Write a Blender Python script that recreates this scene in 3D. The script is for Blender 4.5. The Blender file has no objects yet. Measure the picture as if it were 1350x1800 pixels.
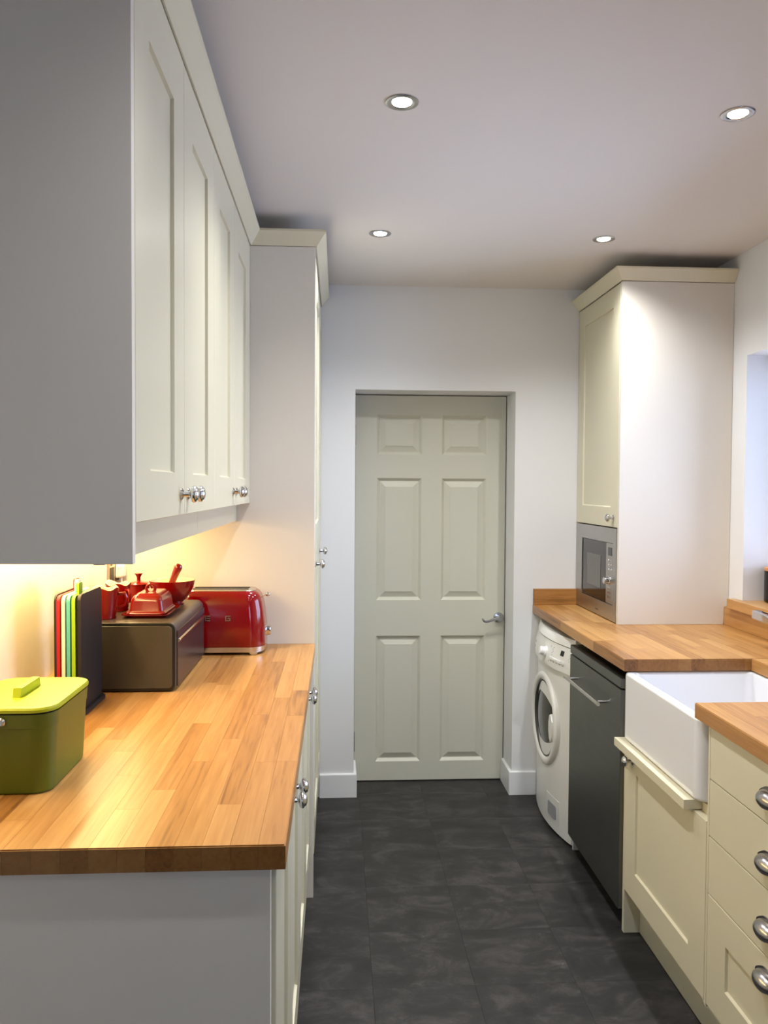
import bpy, bmesh, math, random
from mathutils import Vector, Matrix
random.seed(7)
PI = math.pi
S = bpy.context.scene
COL = S.collection

# ------------------------------------------------------------------ camera
FPX, YAW, PITCH, ROLL, CAMH = 1399.3, .058, -.031, .0061, 1.516
sy, cy, sp, cp = math.sin(YAW), math.cos(YAW), math.sin(PITCH), math.cos(PITCH)
F = Vector((cp*sy, cp*cy, sp)); R0 = Vector((cy, -sy, 0)); U0 = Vector((-sp*sy, -sp*cy, cp))
RR = math.cos(ROLL)*R0 + math.sin(ROLL)*U0
UU = -math.sin(ROLL)*R0 + math.cos(ROLL)*U0
cd = bpy.data.cameras.new('camera'); cam = bpy.data.objects.new('camera', cd); COL.objects.link(cam)
cd.sensor_fit = 'VERTICAL'; cd.sensor_height = 36; cd.lens = FPX/1800*36
cd.clip_start = .02
m = Matrix((RR, UU, -F)).transposed().to_4x4(); m.translation = Vector((0, 0, CAMH))
cam.matrix_world = m
S.camera = cam

# ------------------------------------------------------------------ world, exposure
w = bpy.data.worlds.new('world'); S.world = w; w.use_nodes = True
bg = w.node_tree.nodes['Background']
bg.inputs[0].default_value = (.56, .69, 1.0, 1); bg.inputs[1].default_value = 11.0
S.view_settings.view_transform = 'Standard'; S.view_settings.look = 'None'
S.view_settings.gamma = 1; S.view_settings.use_curve_mapping = False
S.view_settings.exposure = 0.0
SPOT_W = 57.0
STRIP_W = 11.0

def lin(c):
    c /= 255.0
    return c/12.92 if c <= .04045 else ((c+.055)/1.055)**2.4
def C(r, g, b): return (lin(r), lin(g), lin(b), 1)

# ------------------------------------------------------------------ materials
def mat(name, col, rough=.5, metal=0.0, spec=.5, coat=0, noise=0.0, nscale=8, bump=0.0, bscale=200, emis=None, estr=0):
    m = bpy.data.materials.new(name); m.use_nodes = True
    nt = m.node_tree; b = nt.nodes['Principled BSDF']
    b.inputs['Base Color'].default_value = col
    b.inputs['Roughness'].default_value = rough; b.inputs['Metallic'].default_value = metal
    b.inputs['Specular IOR Level'].default_value = spec; b.inputs['Coat Weight'].default_value = coat
    tc = nt.nodes.new('ShaderNodeNewGeometry')
    if noise:
        n = nt.nodes.new('ShaderNodeTexNoise'); n.inputs['Scale'].default_value = nscale; n.inputs['Detail'].default_value = 5
        nt.links.new(tc.outputs['Position'], n.inputs['Vector'])
        r = nt.nodes.new('ShaderNodeMapRange'); r.inputs[3].default_value = 1-noise; r.inputs[4].default_value = 1+noise
        nt.links.new(n.outputs['Fac'], r.inputs[0])
        v = nt.nodes.new('ShaderNodeVectorMath'); v.operation = 'SCALE'; v.inputs[0].default_value = col[:3]
        nt.links.new(r.outputs[0], v.inputs['Scale']); nt.links.new(v.outputs[0], b.inputs['Base Color'])
    if bump:
        n = nt.nodes.new('ShaderNodeTexNoise'); n.inputs['Scale'].default_value = bscale; n.inputs['Detail'].default_value = 3
        nt.links.new(tc.outputs['Position'], n.inputs['Vector'])
        bp = nt.nodes.new('ShaderNodeBump'); bp.inputs['Strength'].default_value = bump; bp.inputs['Distance'].default_value = .001
        nt.links.new(n.outputs['Fac'], bp.inputs['Height']); nt.links.new(bp.outputs[0], b.inputs['Normal'])
    if emis:
        b.inputs['Emission Color'].default_value = emis; b.inputs['Emission Strength'].default_value = estr
    return m

def wood_mat(name, dark, mid, light, axis='Y', rough=.33):
    m = bpy.data.materials.new(name); m.use_nodes = True
    nt = m.node_tree; N = nt.nodes.new; L = nt.links.new; b = nt.nodes['Principled BSDF']
    g = N('ShaderNodeNewGeometry'); oi = N('ShaderNodeObjectInfo')
    mp = N('ShaderNodeMapping')
    mp.inputs['Scale'].default_value = {'Y': (120, 6, 120), 'X': (6, 120, 120)}[axis]
    L(g.outputs['Position'], mp.inputs['Vector'])
    n = N('ShaderNodeTexNoise'); n.noise_dimensions = '4D'; n.inputs['Scale'].default_value = 1; n.inputs['Detail'].default_value = 6
    n.inputs['Distortion'].default_value = .6
    mu = N('ShaderNodeMath'); mu.operation = 'MULTIPLY'; mu.inputs[1].default_value = 83
    L(oi.outputs['Random'], mu.inputs[0]); L(mu.outputs[0], n.inputs['W']); L(mp.outputs[0], n.inputs['Vector'])
    n2 = N('ShaderNodeTexNoise'); n2.noise_dimensions = '4D'; n2.inputs['Scale'].default_value = .16; n2.inputs['Detail'].default_value = 2
    L(mu.outputs[0], n2.inputs['W']); L(mp.outputs[0], n2.inputs['Vector'])
    # stave tone + broad figure + grain
    a = N('ShaderNodeMath'); a.operation = 'MULTIPLY_ADD'; a.inputs[1].default_value = .34; L(oi.outputs['Random'], a.inputs[0])
    a2 = N('ShaderNodeMath'); a2.operation = 'MULTIPLY'; a2.inputs[1].default_value = .62; L(n.outputs['Fac'], a2.inputs[0])
    L(a2.outputs[0], a.inputs[2])
    a3 = N('ShaderNodeMath'); a3.operation = 'MULTIPLY_ADD'; a3.inputs[1].default_value = .35; L(n2.outputs['Fac'], a3.inputs[0]); L(a.outputs[0], a3.inputs[2])
    r = N('ShaderNodeValToRGB'); L(a3.outputs[0], r.inputs[0])
    e = r.color_ramp.elements
    e[0].position = .28; e[0].color = dark; e[1].position = .92; e[1].color = light
    k = e.new(.52); k.color = mid
    sn_ = N('ShaderNodeSeparateXYZ'); L(g.outputs['True Normal'], sn_.inputs[0])
    ab_ = N('ShaderNodeMath'); ab_.operation = 'ABSOLUTE'; L(sn_.outputs[axis], ab_.inputs[0])
    eg = N('ShaderNodeMapRange'); eg.inputs[1].default_value = .7; eg.inputs[2].default_value = .9; L(ab_.outputs[0], eg.inputs[0])
    mxe = N('ShaderNodeMix'); mxe.data_type = 'RGBA'; mxe.blend_type = 'MULTIPLY'; L(eg.outputs[0], mxe.inputs[0]); L(r.outputs[0], mxe.inputs[6]); mxe.inputs[7].default_value = (.52, .45, .38, 1)
    L(mxe.outputs[2], b.inputs['Base Color']); b.inputs['Roughness'].default_value = rough
    bp = N('ShaderNodeBump'); bp.inputs['Strength'].default_value = .12; bp.inputs['Distance'].default_value = .0006
    L(n.outputs['Fac'], bp.inputs['Height']); L(bp.outputs[0], b.inputs['Normal'])
    return m

def slate_mat():
    m = bpy.data.materials.new('slate_vinyl'); m.use_nodes = True
    nt = m.node_tree; N = nt.nodes.new; L = nt.links.new; b = nt.nodes['Principled BSDF']
    g = N('ShaderNodeNewGeometry'); oi = N('ShaderNodeObjectInfo')
    mu = N('ShaderNodeMath'); mu.operation = 'MULTIPLY'; mu.inputs[1].default_value = 57; L(oi.outputs['Random'], mu.inputs[0])
    mp = N('ShaderNodeMapping'); mp.inputs['Scale'].default_value = (1, 1.7, 1); L(g.outputs['Position'], mp.inputs['Vector'])
    n = N('ShaderNodeTexNoise'); n.noise_dimensions = '4D'; n.inputs['Scale'].default_value = 5.5; n.inputs['Detail'].default_value = 9
    n.inputs['Roughness'].default_value = .72; n.inputs['Distortion'].default_value = .9
    L(mp.outputs[0], n.inputs['Vector']); L(mu.outputs[0], n.inputs['W'])
    r = N('ShaderNodeValToRGB'); L(n.outputs['Fac'], r.inputs[0]); e = r.color_ramp.elements
    e[0].position = .34; e[0].color = C(27, 26, 26); e[1].position = .68; e[1].color = C(70, 66, 65)
    k = e.new(.5); k.color = C(42, 40, 40)
    # pale veins
    n2 = N('ShaderNodeTexNoise'); n2.noise_dimensions = '4D'; n2.inputs['Scale'].default_value = 3.2; n2.inputs['Detail'].default_value = 6; n2.inputs['Distortion'].default_value = 1.2
    L(mp.outputs[0], n2.inputs['Vector']); L(mu.outputs[0], n2.inputs['W'])
    s = N('ShaderNodeMath'); s.operation = 'SUBTRACT'; s.inputs[1].default_value = .5; L(n2.outputs['Fac'], s.inputs[0])
    ab = N('ShaderNodeMath'); ab.operation = 'ABSOLUTE'; L(s.outputs[0], ab.inputs[0])
    vr = N('ShaderNodeMapRange'); vr.inputs[1].default_value = 0; vr.inputs[2].default_value = .006; vr.inputs[3].default_value = .22; vr.inputs[4].default_value = 0
    L(ab.outputs[0], vr.inputs[0])
    ml = N('ShaderNodeMath'); ml.operation = 'MULTIPLY'; L(vr.outputs[0], ml.inputs[0])
    mr2 = N('ShaderNodeMapRange'); mr2.inputs[1].default_value = .5; mr2.inputs[2].default_value = .7; L(n.outputs['Fac'], mr2.inputs[0]); L(mr2.outputs[0], ml.inputs[1])
    mx = N('ShaderNodeMix'); mx.data_type = 'RGBA'; L(ml.outputs[0], mx.inputs[0]); L(r.outputs[0], mx.inputs[6]); mx.inputs[7].default_value = C(150, 145, 143)
    L(mx.outputs[2], b.inputs['Base Color'])
    b.inputs['Roughness'].default_value = .48; b.inputs['Specular IOR Level'].default_value = .4
    bp = N('ShaderNodeBump'); bp.inputs['Strength'].default_value = .25; bp.inputs['Distance'].default_value = .001
    L(n.outputs['Fac'], bp.inputs['Height']); L(bp.outputs[0], b.inputs['Normal'])
    return m

def brushed(name, col, rough, axis=2, amt=.25):
    m = mat(name, col, rough, 1.0)
    nt = m.node_tree; N = nt.nodes.new; L = nt.links.new; b = nt.nodes['Principled BSDF']
    g = N('ShaderNodeNewGeometry'); mp = N('ShaderNodeMapping')
    s = [400, 400, 400]; s[axis] = 6; mp.inputs['Scale'].default_value = s
    L(g.outputs['Position'], mp.inputs['Vector'])
    n = N('ShaderNodeTexNoise'); n.inputs['Scale'].default_value = 1; L(mp.outputs[0], n.inputs['Vector'])
    n2 = N('ShaderNodeTexNoise'); n2.inputs['Scale'].default_value = 5; n2.inputs['Detail'].default_value = 5; L(g.outputs['Position'], n2.inputs['Vector'])
    ad = N('ShaderNodeMath'); ad.operation = 'ADD'; L(n.outputs['Fac'], ad.inputs[0]); L(n2.outputs['Fac'], ad.inputs[1])
    r = N('ShaderNodeMapRange'); r.inputs[1].default_value = .5; r.inputs[2].default_value = 1.5; r.inputs[3].default_value = rough-amt*.5; r.inputs[4].default_value = rough+amt*.5
    L(ad.outputs[0], r.inputs[0]); L(r.outputs[0], b.inputs['Roughness'])
    return m

def pane_mat():
    m = bpy.data.materials.new('window_glass'); m.use_nodes = True
    nt = m.node_tree; N = nt.nodes.new; L = nt.links.new
    out = nt.nodes['Material Output']; nt.nodes.remove(nt.nodes['Principled BSDF'])
    t = N('ShaderNodeBsdfTransparent'); t.inputs[0].default_value = (.95, .97, .98, 1)
    g = N('ShaderNodeBsdfGlossy'); g.inputs['Roughness'].default_value = .02
    f = N('ShaderNodeFresnel'); f.inputs[0].default_value = 1.45
    x = N('ShaderNodeMixShader'); L(f.outputs[0], x.inputs[0]); L(t.outputs[0], x.inputs[1]); L(g.outputs[0], x.inputs[2])
    L(x.outputs[0], out.inputs[0]); return m

M = dict(
 wall=mat('wall_paint', C(226, 226, 226), .75, noise=.012, nscale=3, bump=.12, bscale=90),
 wallwarm=mat('left_wall_paint', C(232, 224, 208), .7, noise=.012, nscale=3, bump=.12, bscale=90),
 ceil=mat('ceiling_paint', C(221, 215, 210), .85, noise=.012, nscale=2, bump=.1, bscale=60),
 trimw=mat('white_gloss', C(232, 232, 232), .35),
 cream=mat('cream_satin', C(215, 208, 182), .30, noise=.01, nscale=4, bump=.05, bscale=250),
 panel=mat('cream_panel', C(222, 215, 203), .42, noise=.012, nscale=4, bump=.05, bscale=250),
 door=mat('door_paint', C(206, 204, 187), .45, noise=.015, nscale=5, bump=.15, bscale=120),
 slate=slate_mat(), grout=mat('joint_dark', C(26, 25, 25), .8),
 wood=wood_mat('oak_staves', C(88, 53, 24), C(165, 115, 60), C(199, 151, 91)),
 woodx=wood_mat('oak_cross', C(88, 53, 24), C(165, 115, 60), C(199, 151, 91), 'X'),
 chrome=mat('chrome', (.66, .66, .68, 1), .08, 1), dchrome=mat('satin_chrome', (.5, .5, .52, 1), .2, 1),
 pewter=mat('pewter', (.42, .40, .40, 1), .24, 1, noise=.1, nscale=60),
 steel=brushed('brushed_steel', (.46, .45, .43, 1), .34, 1, .06), dsteel=brushed('dark_steel', (.19, .19, .18, 1), .42, 1, .12),
 hsteel=mat('handle_steel', (.62, .60, .58, 1), .25, 1),
 black=mat('black_plastic', C(16, 16, 16), .35), soft=mat('soft_black', C(28, 26, 28), .5, bump=.1, bscale=400),
 void=mat('void', C(6, 6, 6), .9),
 dglass=mat('dark_glass', C(30, 31, 30), .06, spec=.6), gglass=mat('grey_glass', C(88, 88, 84), .1),
 washer=mat('washer_white', C(228, 226, 220), .3), wgrey=mat('washer_grey', C(160, 160, 162), .4),
 ceramic=mat('white_ceramic', C(226, 226, 230), .1, coat=.4),
 red=mat('red_enamel', C(122, 1, 8), .13, coat=.35), stone=mat('red_stoneware', C(124, 8, 8), .2, coat=.2, noise=.12, nscale=30),
 stonein=mat('cream_glaze', C(238, 224, 180), .2),
 lime=mat('lime_lid', C(172, 186, 24), .42), lime_shaded=mat('lime_body_shaded', C(88, 98, 10), .38),  # caddy body is lime like the lid, its shade put into the colour
 bin=mat('bin_end', C(70, 64, 52), .4), bintop=mat('bin_taupe', C(74, 64, 56), .36), binfront=mat('bin_front', C(70, 60, 60), .28, metal=.55),
 bred=mat('board_red', C(170, 14, 26), .45), bwhite=mat('board_white', C(240, 225, 205), .45),
 bteal=mat('board_teal', C(90, 178, 178), .45), bgreen=mat('board_green', C(150, 190, 30), .45),
 brass=mat('brushed_nickel', (.62, .52, .40, 1), .3, 1), plugw=mat('plug_white', C(240, 238, 228), .4),
 lwood=wood_mat('lid_wood', C(150, 95, 55), C(190, 130, 85), C(215, 160, 110)),
 glass=pane_mat(), pvc=mat('white_upvc', C(235, 238, 240), .3),
 rubber=mat('rubber_grey', C(70, 70, 70), .6), print=mat('print_dark', C(70, 70, 70), .5),
 led=mat('led_warm', C(255, 225, 150), .5, emis=(1, .78, .42, 1), estr=6),
 lamp=mat('lamp_lens', (1, 1, 1, 1), .3, emis=(.96, .98, 1, 1), estr=40),
)

# ------------------------------------------------------------------ helpers
def root(name, loc, label, cat, group=None):
    o = bpy.data.objects.new(name, None); COL.objects.link(o); o.location = loc
    o.empty_display_size = .05
    o['label'] = label; o['category'] = cat
    if group: o['group'] = group
    return o
def origin(p):
    v = Vector((0, 0, 0))
    while p is not None:
        v += Vector(p.location); p = p.parent
    return v
def fin(name, bm, m, parent=None, smooth=True, label=None, ang=35):
    bmesh.ops.remove_doubles(bm, verts=bm.verts, dist=1e-6)
    bmesh.ops.recalc_face_normals(bm, faces=bm.faces)
    o0 = origin(parent)
    if o0.length: bmesh.ops.translate(bm, verts=bm.verts, vec=-o0)
    me = bpy.data.meshes.new(name)
    for f in bm.faces: f.smooth = smooth
    if smooth:
        for e in bm.edges:
            if len(e.link_faces) == 2 and e.calc_face_angle(0) > math.radians(ang): e.smooth = False
    bm.to_mesh(me); bm.free()
    me.materials.append(m)
    o = bpy.data.objects.new(name, me); COL.objects.link(o)
    if smooth:
        wn = o.modifiers.new('weighted_normals', 'WEIGHTED_NORMAL'); wn.keep_sharp = True; wn.weight = 80
    if parent is not None: o.parent = parent
    if label: o['label'] = label
    return o
def tag(o, label, cat, group=None):
    o['label'] = label; o['category'] = cat
    if group: o['group'] = group
    return o
def struct(o, label=None):
    o['kind'] = 'structure'
    if label: o['label'] = label
    return o
def addbox(bm, x0, x1, y0, y1, z0, z1, bev=0, seg=2):
    g = bmesh.ops.create_cube(bm, size=1)
    vs = g['verts']
    for v in vs:
        v.co = Vector((x0 if v.co.x < 0 else x1, y0 if v.co.y < 0 else y1, z0 if v.co.z < 0 else z1))
    if bev:
        es = list({e for v in vs for e in v.link_edges})
        bmesh.ops.bevel(bm, geom=es, offset=bev, segments=seg, affect='EDGES', profile=.5)
    return bm
def box(name, x0, x1, y0, y1, z0, z1, m, parent=None, bev=.001, label=None, seg=2):
    return fin(name, addbox(bmesh.new(), x0, x1, y0, y1, z0, z1, bev, seg), m, parent, label=label)
def prism(pts, z0, z1, bm=None, bev=0, axis='Z', seg=2):
    """extrude a 2D polygon. axis Z: pts=(x,y); X: pts=(y,z); Y: pts=(x,z)"""
    bm = bm or bmesh.new()
    def P(p, t): return {'Z': (p[0], p[1], t), 'X': (t, p[0], p[1]), 'Y': (p[0], t, p[1])}[axis]
    a = [bm.verts.new(P(p, z0)) for p in pts]; b = [bm.verts.new(P(p, z1)) for p in pts]
    fs = [bm.faces.new(a[::-1]), bm.faces.new(b)]
    n = len(pts)
    for i in range(n): fs.append(bm.faces.new((a[i], a[(i+1) % n], b[(i+1) % n], b[i])))
    if bev:
        bmesh.ops.bevel(bm, geom=list(set(fs[0].edges) | set(fs[1].edges)), offset=bev, segments=seg, affect='EDGES', profile=.5)
    return bm
def rrect(cx, cy_, hx, hy, r, n=5):
    out = []
    for (sx, sy_, a0) in ((1, 1, 0), (-1, 1, 90), (-1, -1, 180), (1, -1, 270)):
        for i in range(n+1):
            a = math.radians(a0+90*i/n)
            out.append((cx+sx*(hx-r)+r*math.cos(a), cy_+sy_*(hy-r)+r*math.sin(a)))
    return out
def loft(rings, bm=None, cap0=True, cap1=True):
    bm = bm or bmesh.new()
    R = [[bm.verts.new(p) for p in ring] for ring in rings]
    n = len(R[0])
    for a, b in zip(R[:-1], R[1:]):
        for i in range(n): bm.faces.new((a[i], a[(i+1) % n], b[(i+1) % n], b[i]))
    if cap0: bm.faces.new(R[0][::-1])
    if cap1: bm.faces.new(R[-1])
    return bm
def lathe(prof, org, axis=(0, 0, 1), n=28, bm=None):
    """prof: (radius, t) along axis"""
    bm = bm or bmesh.new()
    q = Vector((0, 0, 1)).rotation_difference(Vector(axis).normalized())
    org = Vector(org); prev = None
    for (r, t) in prof:
        if r < 1e-6: ring = [bm.verts.new(org+q @ Vector((0, 0, t)))]
        else: ring = [bm.verts.new(org+q @ Vector((r*math.cos(2*PI*i/n), r*math.sin(2*PI*i/n), t))) for i in range(n)]
        if prev:
            if len(prev) == 1 and len(ring) > 1:
                for i in range(n): bm.faces.new((prev[0], ring[i], ring[(i+1) % n]))
            elif len(ring) == 1 and len(prev) > 1:
                for i in range(n): bm.faces.new((prev[i], prev[(i+1) % n], ring[0]))
            elif len(ring) > 1:
                for i in range(n): bm.faces.new((prev[i], prev[(i+1) % n], ring[(i+1) % n], ring[i]))
        prev = ring
    return bm
def tube(pts, r, n=10, bm=None, caps=True, closed=False):
    bm = bm or bmesh.new(); pts = [Vector(p) for p in pts]
    rs = r if isinstance(r, (list, tuple)) else [r]*len(pts)
    rings = []; up = None
    for i, p in enumerate(pts):
        if closed: t = (pts[(i+1) % len(pts)]-pts[i-1]).normalized()
        else: t = (pts[min(i+1, len(pts)-1)]-pts[max(i-1, 0)]).normalized()
        if up is None: up = t.orthogonal().normalized()
        up = (up-t*up.dot(t)).normalized(); s = t.cross(up)
        rings.append([bm.verts.new(p+rs[i]*(math.cos(2*PI*k/n)*up+math.sin(2*PI*k/n)*s)) for k in range(n)])
    pr = list(zip(rings[:-1], rings[1:]))
    if closed: pr.append((rings[-1], rings[0]))
    for a, b in pr:
        for k in range(n): bm.faces.new((a[k], a[(k+1) % n], b[(k+1) % n], b[k]))
    if caps and not closed: bm.faces.new(rings[0][::-1]); bm.faces.new(rings[-1])
    return bm
def sweep(path, prof, bm=None):
    """mitred sweep of profile (offset to the right-hand side of travel, z) along XY path"""
    bm = bm or bmesh.new(); P = [Vector(p) for p in path]; rings = []
    for i, p in enumerate(P):
        ds = []
        if i > 0: ds.append((P[i]-P[i-1]).normalized())
        if i < len(P)-1: ds.append((P[i+1]-P[i]).normalized())
        ns = [Vector((d.y, -d.x)) for d in ds]
        nrm = sum(ns, Vector((0, 0))).normalized(); k = 1/nrm.dot(ns[0])
        rings.append([bm.verts.new((p.x+nrm.x*k*o, p.y+nrm.y*k*o, z)) for (o, z) in prof])
    n = len(prof)
    for a, b in zip(rings[:-1], rings[1:]):
        for k in range(n): bm.faces.new((a[k], a[(k+1) % n], b[(k+1) % n], b[k]))
    bm.faces.new(rings[0][::-1]); bm.faces.new(rings[-1])
    return bm

# shaker front in the plane X = xf, outward direction s (+1/-1), thickness th behind it
def shaker_bm(xf, s, y0, y1, z0, z1, sw=.09, rb=.09, rt=.09, th=.02, dep=.007):
    bm = bmesh.new(); e = .0012
    def ring(x, a, b, c, d): return [bm.verts.new((x, *q)) for q in ((a, c), (b, c), (b, d), (a, d))]
    def join(A, B):
        for i in range(4): bm.faces.new((A[i], A[(i+1) % 4], B[(i+1) % 4], B[i]))
    r0 = ring(xf-s*th, y0, y1, z0, z1); r1 = ring(xf-s*e, y0, y1, z0, z1); r2 = ring(xf, y0+e, y1-e, z0+e, z1-e)
    a, b, c, d = y0+sw, y1-sw, z0+rb, z1-rt
    r3 = ring(xf, a, b, c, d); k = .0035; r4 = ring(xf-s*dep, a+k*.4, b-k*.4, c+k, d-k*.4)
    bm.faces.new(r0); join(r0, r1); join(r1, r2); join(r2, r3); join(r3, r4); bm.faces.new(r4)
    return bm
KNOB = [(0, 0), (.0125, 0), (.0128, .002), (.010, .004), (.0062, .006), (.0055, .016), (.009, .019), (.0155, .0215), (.0175, .0255), (.0168, .0295), (.0135, .032), (.0128, .0325), (.012, .0345), (.006, .0365), (0, .037)]
def knob(x, y, z, s, parent): return fin('knob', lathe(KNOB, (x, y, z), (s, 0, 0)), M['chrome'], parent, ang=50)

def staves(parent, x0, x1, y0, y1, z0, z1, seed, sw=.0445, m=None, lmin=.22, lmax=.62):
    rnd = random.Random(seed); n = max(1, round((x1-x0)/sw)); wd = (x1-x0)/n; g = .00018
    for i in range(n):
        y = y0; first = rnd.uniform(.08, lmax)
        while y < y1-1e-4:
            l = first if y == y0 else rnd.uniform(lmin, lmax)
            ye = y+l
            if y1-ye < .12: ye = y1
            ye = min(ye, y1)
            bm = bmesh.new()
            addbox(bm, x0+i*wd+g, x0+(i+1)*wd-g, y+g, ye-g, z0, z1)
            es = []
            for e in bm.edges:
                a, b = e.verts[0].co, e.verts[1].co
                top = a.z > z1-1e-5 and b.z > z1-1e-5
                edge = (i == n-1 and min(a.x, b.x) > x1-.001) or (y == y0 and max(a.y, b.y) < y0+.001) or (i == 0 and max(a.x, b.x) < x0+.001)
                if top and edge: es.append(e)
            if es: bmesh.ops.bevel(bm, geom=es, offset=.002, segments=2, affect='EDGES')
            fin('stave', bm, m or M['wood'], parent)
            y = ye

HW = .944            # worktop height
ZB = 3.861           # back wall
XLW, XRW = -.790, 1.655
ZC = 2.486
YF = -2.6            # wall behind the camera

# ------------------------------------------------------------------ shell
fl = struct(box('floor', XLW-.1, 2.0, YF-.1, 4.3, -.12, -.006, M['grout'], bev=0))
tx, ty = .3125, .305
xs = [XLW] + [v for v in [.112+tx*k for k in range(-6, 8)] if XLW+.02 < v < XRW-.02] + [XRW]
ys = [YF] + [v for v in [3.58+ty*k for k in range(-25, 3)] if YF+.02 < v < 4.05] + [4.10]
tile_cache = {}
for i in range(len(xs)-1):
    for j in range(len(ys)-1):
        a, b, c, d = xs[i], xs[i+1], ys[j], ys[j+1]
        if d > ZB+.05:                        # strip inside the door recess
            a, b = max(a, .086), min(b, .862)
            if c < ZB: 
                c2 = ZB
            if b-a < .02: 
                if xs[i] > .862 or xs[i+1] < .086:
                    a, b, d = xs[i], xs[i+1], min(d, ZB)
                    if d-c < .02: continue
        key = (round(b-a, 4), round(d-c, 4))
        g = .00015
        if key not in tile_cache:
            bm = bmesh.new(); addbox(bm, g, b-a-g, g, d-c-g, -.0055, 0)
            bmesh.ops.bevel(bm, geom=[e for e in bm.edges if e.verts[0].co.z > -.001 and e.verts[1].co.z > -.001], offset=.0003, segments=1, affect='EDGES')
            me = bpy.data.meshes.new('tile'); bm.to_mesh(me); bm.free(); me.materials.append(M['slate']); tile_cache[key] = me
        o = bpy.data.objects.new('tile', tile_cache[key]); COL.objects.link(o); o.parent = fl; o.location = (a, c, 0)

struct(box('ceiling', XLW-.1, 2.0, YF-.1, 4.3, ZC, ZC+.1, M['ceil'], bev=0))
struct(box('wall_left', XLW-.1, XLW, YF-.1, ZB+.001, 0, ZC, M['wallwarm'], bev=0))
WJ0, WJ1, WZ0, WZ1 = 1.72, 3.155, 1.022, 2.06
DX0, DX1, DZ = .083, .865, 1.988
def wall_with_hole(name, axis, u0, u1, t0, t1, hu0, hu1, hz0, hz1, m):
    bm = bmesh.new()
    def b(a, c, z0, z1):
        if axis == 'Y': addbox(bm, a, c, t0, t1, z0, z1)
        else: addbox(bm, t0, t1, a, c, z0, z1)
    b(u0, hu0, 0, ZC); b(hu1, u1, 0, ZC); b(hu0, hu1, hz1, ZC)
    if hz0 > 0: b(hu0, hu1, 0, hz0)
    return struct(fin(name, bm, m, None, smooth=False))
wall_with_hole('wall_back', 'Y', XLW-.1, 2.0, ZB, 4.2, DX0, DX1, 0, DZ, M['wall'])
wall_with_hole('wall_right', 'X', YF, ZB, XRW, 2.0, WJ0, WJ1, WZ0, WZ1, M['wall'])

wall_with_hole('wall_front', 'Y', XLW, XRW, YF-.1, YF, .15, .75, 1.15, 2.1, M['wall'])
w2 = struct(box('added_fill_window', .20, .70, YF-.075, YF-.07, 1.2, 2.05, M['glass'], bev=0))  # unseen window, added to give the near panels cool ambient light
for q_ in ((.15, .75, 1.15, 1.2), (.15, .75, 2.05, 2.1), (.15, .2, 1.2, 2.05), (.70, .75, 1.2, 2.05)):
    box('frame', q_[0], q_[1], YF-.09, YF-.05, q_[2], q_[3], M['pvc'], w2, bev=.003)

# door
D1 = 4.055; dx0, dx1, dz0, dz1 = .0885, .860, .006, 1.983
cols = [(.197, .428), (.530, .761)]; rows = [(.103, .755), (.938, 1.564), (1.682, 1.886)]
bm = bmesh.new()
gx = [dx0, cols[0][0], cols[0][1], cols[1][0], cols[1][1], dx1]
gz = [dz0, rows[0][0], rows[0][1], rows[1][0], rows[1][1], rows[2][0], rows[2][1], dz1]
for i in range(5):
    for j in range(7):
        if i in (1, 3) and j in (1, 3, 5): continue
        vs = [bm.verts.new((x, D1, z)) for x, z in ((gx[i], gz[j]), (gx[i+1], gz[j]), (gx[i+1], gz[j+1]), (gx[i], gz[j+1]))]
        bm.faces.new(vs)
e = 0
for (a, b, c, d) in ((dx0, dx0, dz0, dz1), (dx1, dx1, dz0, dz1)):
    bm.faces.new([bm.verts.new(p) for p in ((a, D1, c), (a, D1+.044, c), (a, D1+.044, d), (a, D1, d))])
for z in (dz0, dz1): bm.faces.new([bm.verts.new(p) for p in ((dx0, D1, z), (dx1, D1, z), (dx1, D1+.044, z), (dx0, D1+.044, z))])
bm.faces.new([bm.verts.new(p) for p in ((dx0, D1+.044, dz0), (dx1, D1+.044, dz0), (dx1, D1+.044, dz1), (dx0, D1+.044, dz1))])
door = struct(fin('door_1', bm, M['door'], None, smooth=False))
for (a, b) in cols:
    for (c, d) in rows:
        bm = bmesh.new(); rings = []
        for (ins, y) in ((0, 0), (.002, .001), (.014, .014), (.017, .014), (.044, .004), (.0445, .0025)):
            rings.append([(a+ins, D1+y, c+ins), (b-ins, D1+y, c+ins), (b-ins, D1+y, d-ins), (a+ins, D1+y, d-ins)])
        fin('panel', loft(rings, bm, cap0=False), M['door'], door, smooth=False)
dh = fin('door_handle', lathe([(0, 0), (.0265, 0), (.0265, .004), (.024, .008), (.013, .010), (.011, .020), (.0125, .030), (.0125, .044), (.009, .048), (0, .048)], (.831, D1, .848), (0, -1, 0)), M['dchrome'], door, label='satin chrome handle')
fin('lever', tube([(.831, D1-.040, .846), (.812, D1-.046, .848), (.79, D1-.049, .842), (.768, D1-.050, .834), (.752, D1-.050, .834), (.742, D1-.048, .842), (.739, D1-.047, .850)], [.009, .0085, .0075, .0068, .006, .0055, .004]), M['dchrome'], dh)
for z in (1.78, .21):
    fin('hinge', lathe([(0, 0), (.006, 0), (.006, .1), (0, .1)], (.0848, D1-.005, z-.05), (0, 0, 1), n=10), M['dchrome'], door)
# dark backing seen through the door gaps (its black stands in for the unlit room)
struct(box('dark_backing', -.1, 1.0, 4.2, 4.26, 0, 2.3, M['void'], bev=0))

# skirting boards
def skirt(name, path):
    return struct(fin(name, sweep(path, [(0, 0), (.015, 0), (.015, .108), (.012, .113), (0, .115)]), M['trimw']))
skirt('baseboard_back', [(-.083, ZB), (DX0, ZB), (DX0, D1-.003)])
skirt('trim_1', [(DX1, D1-.003), (DX1, ZB), (.984, ZB)])

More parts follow.
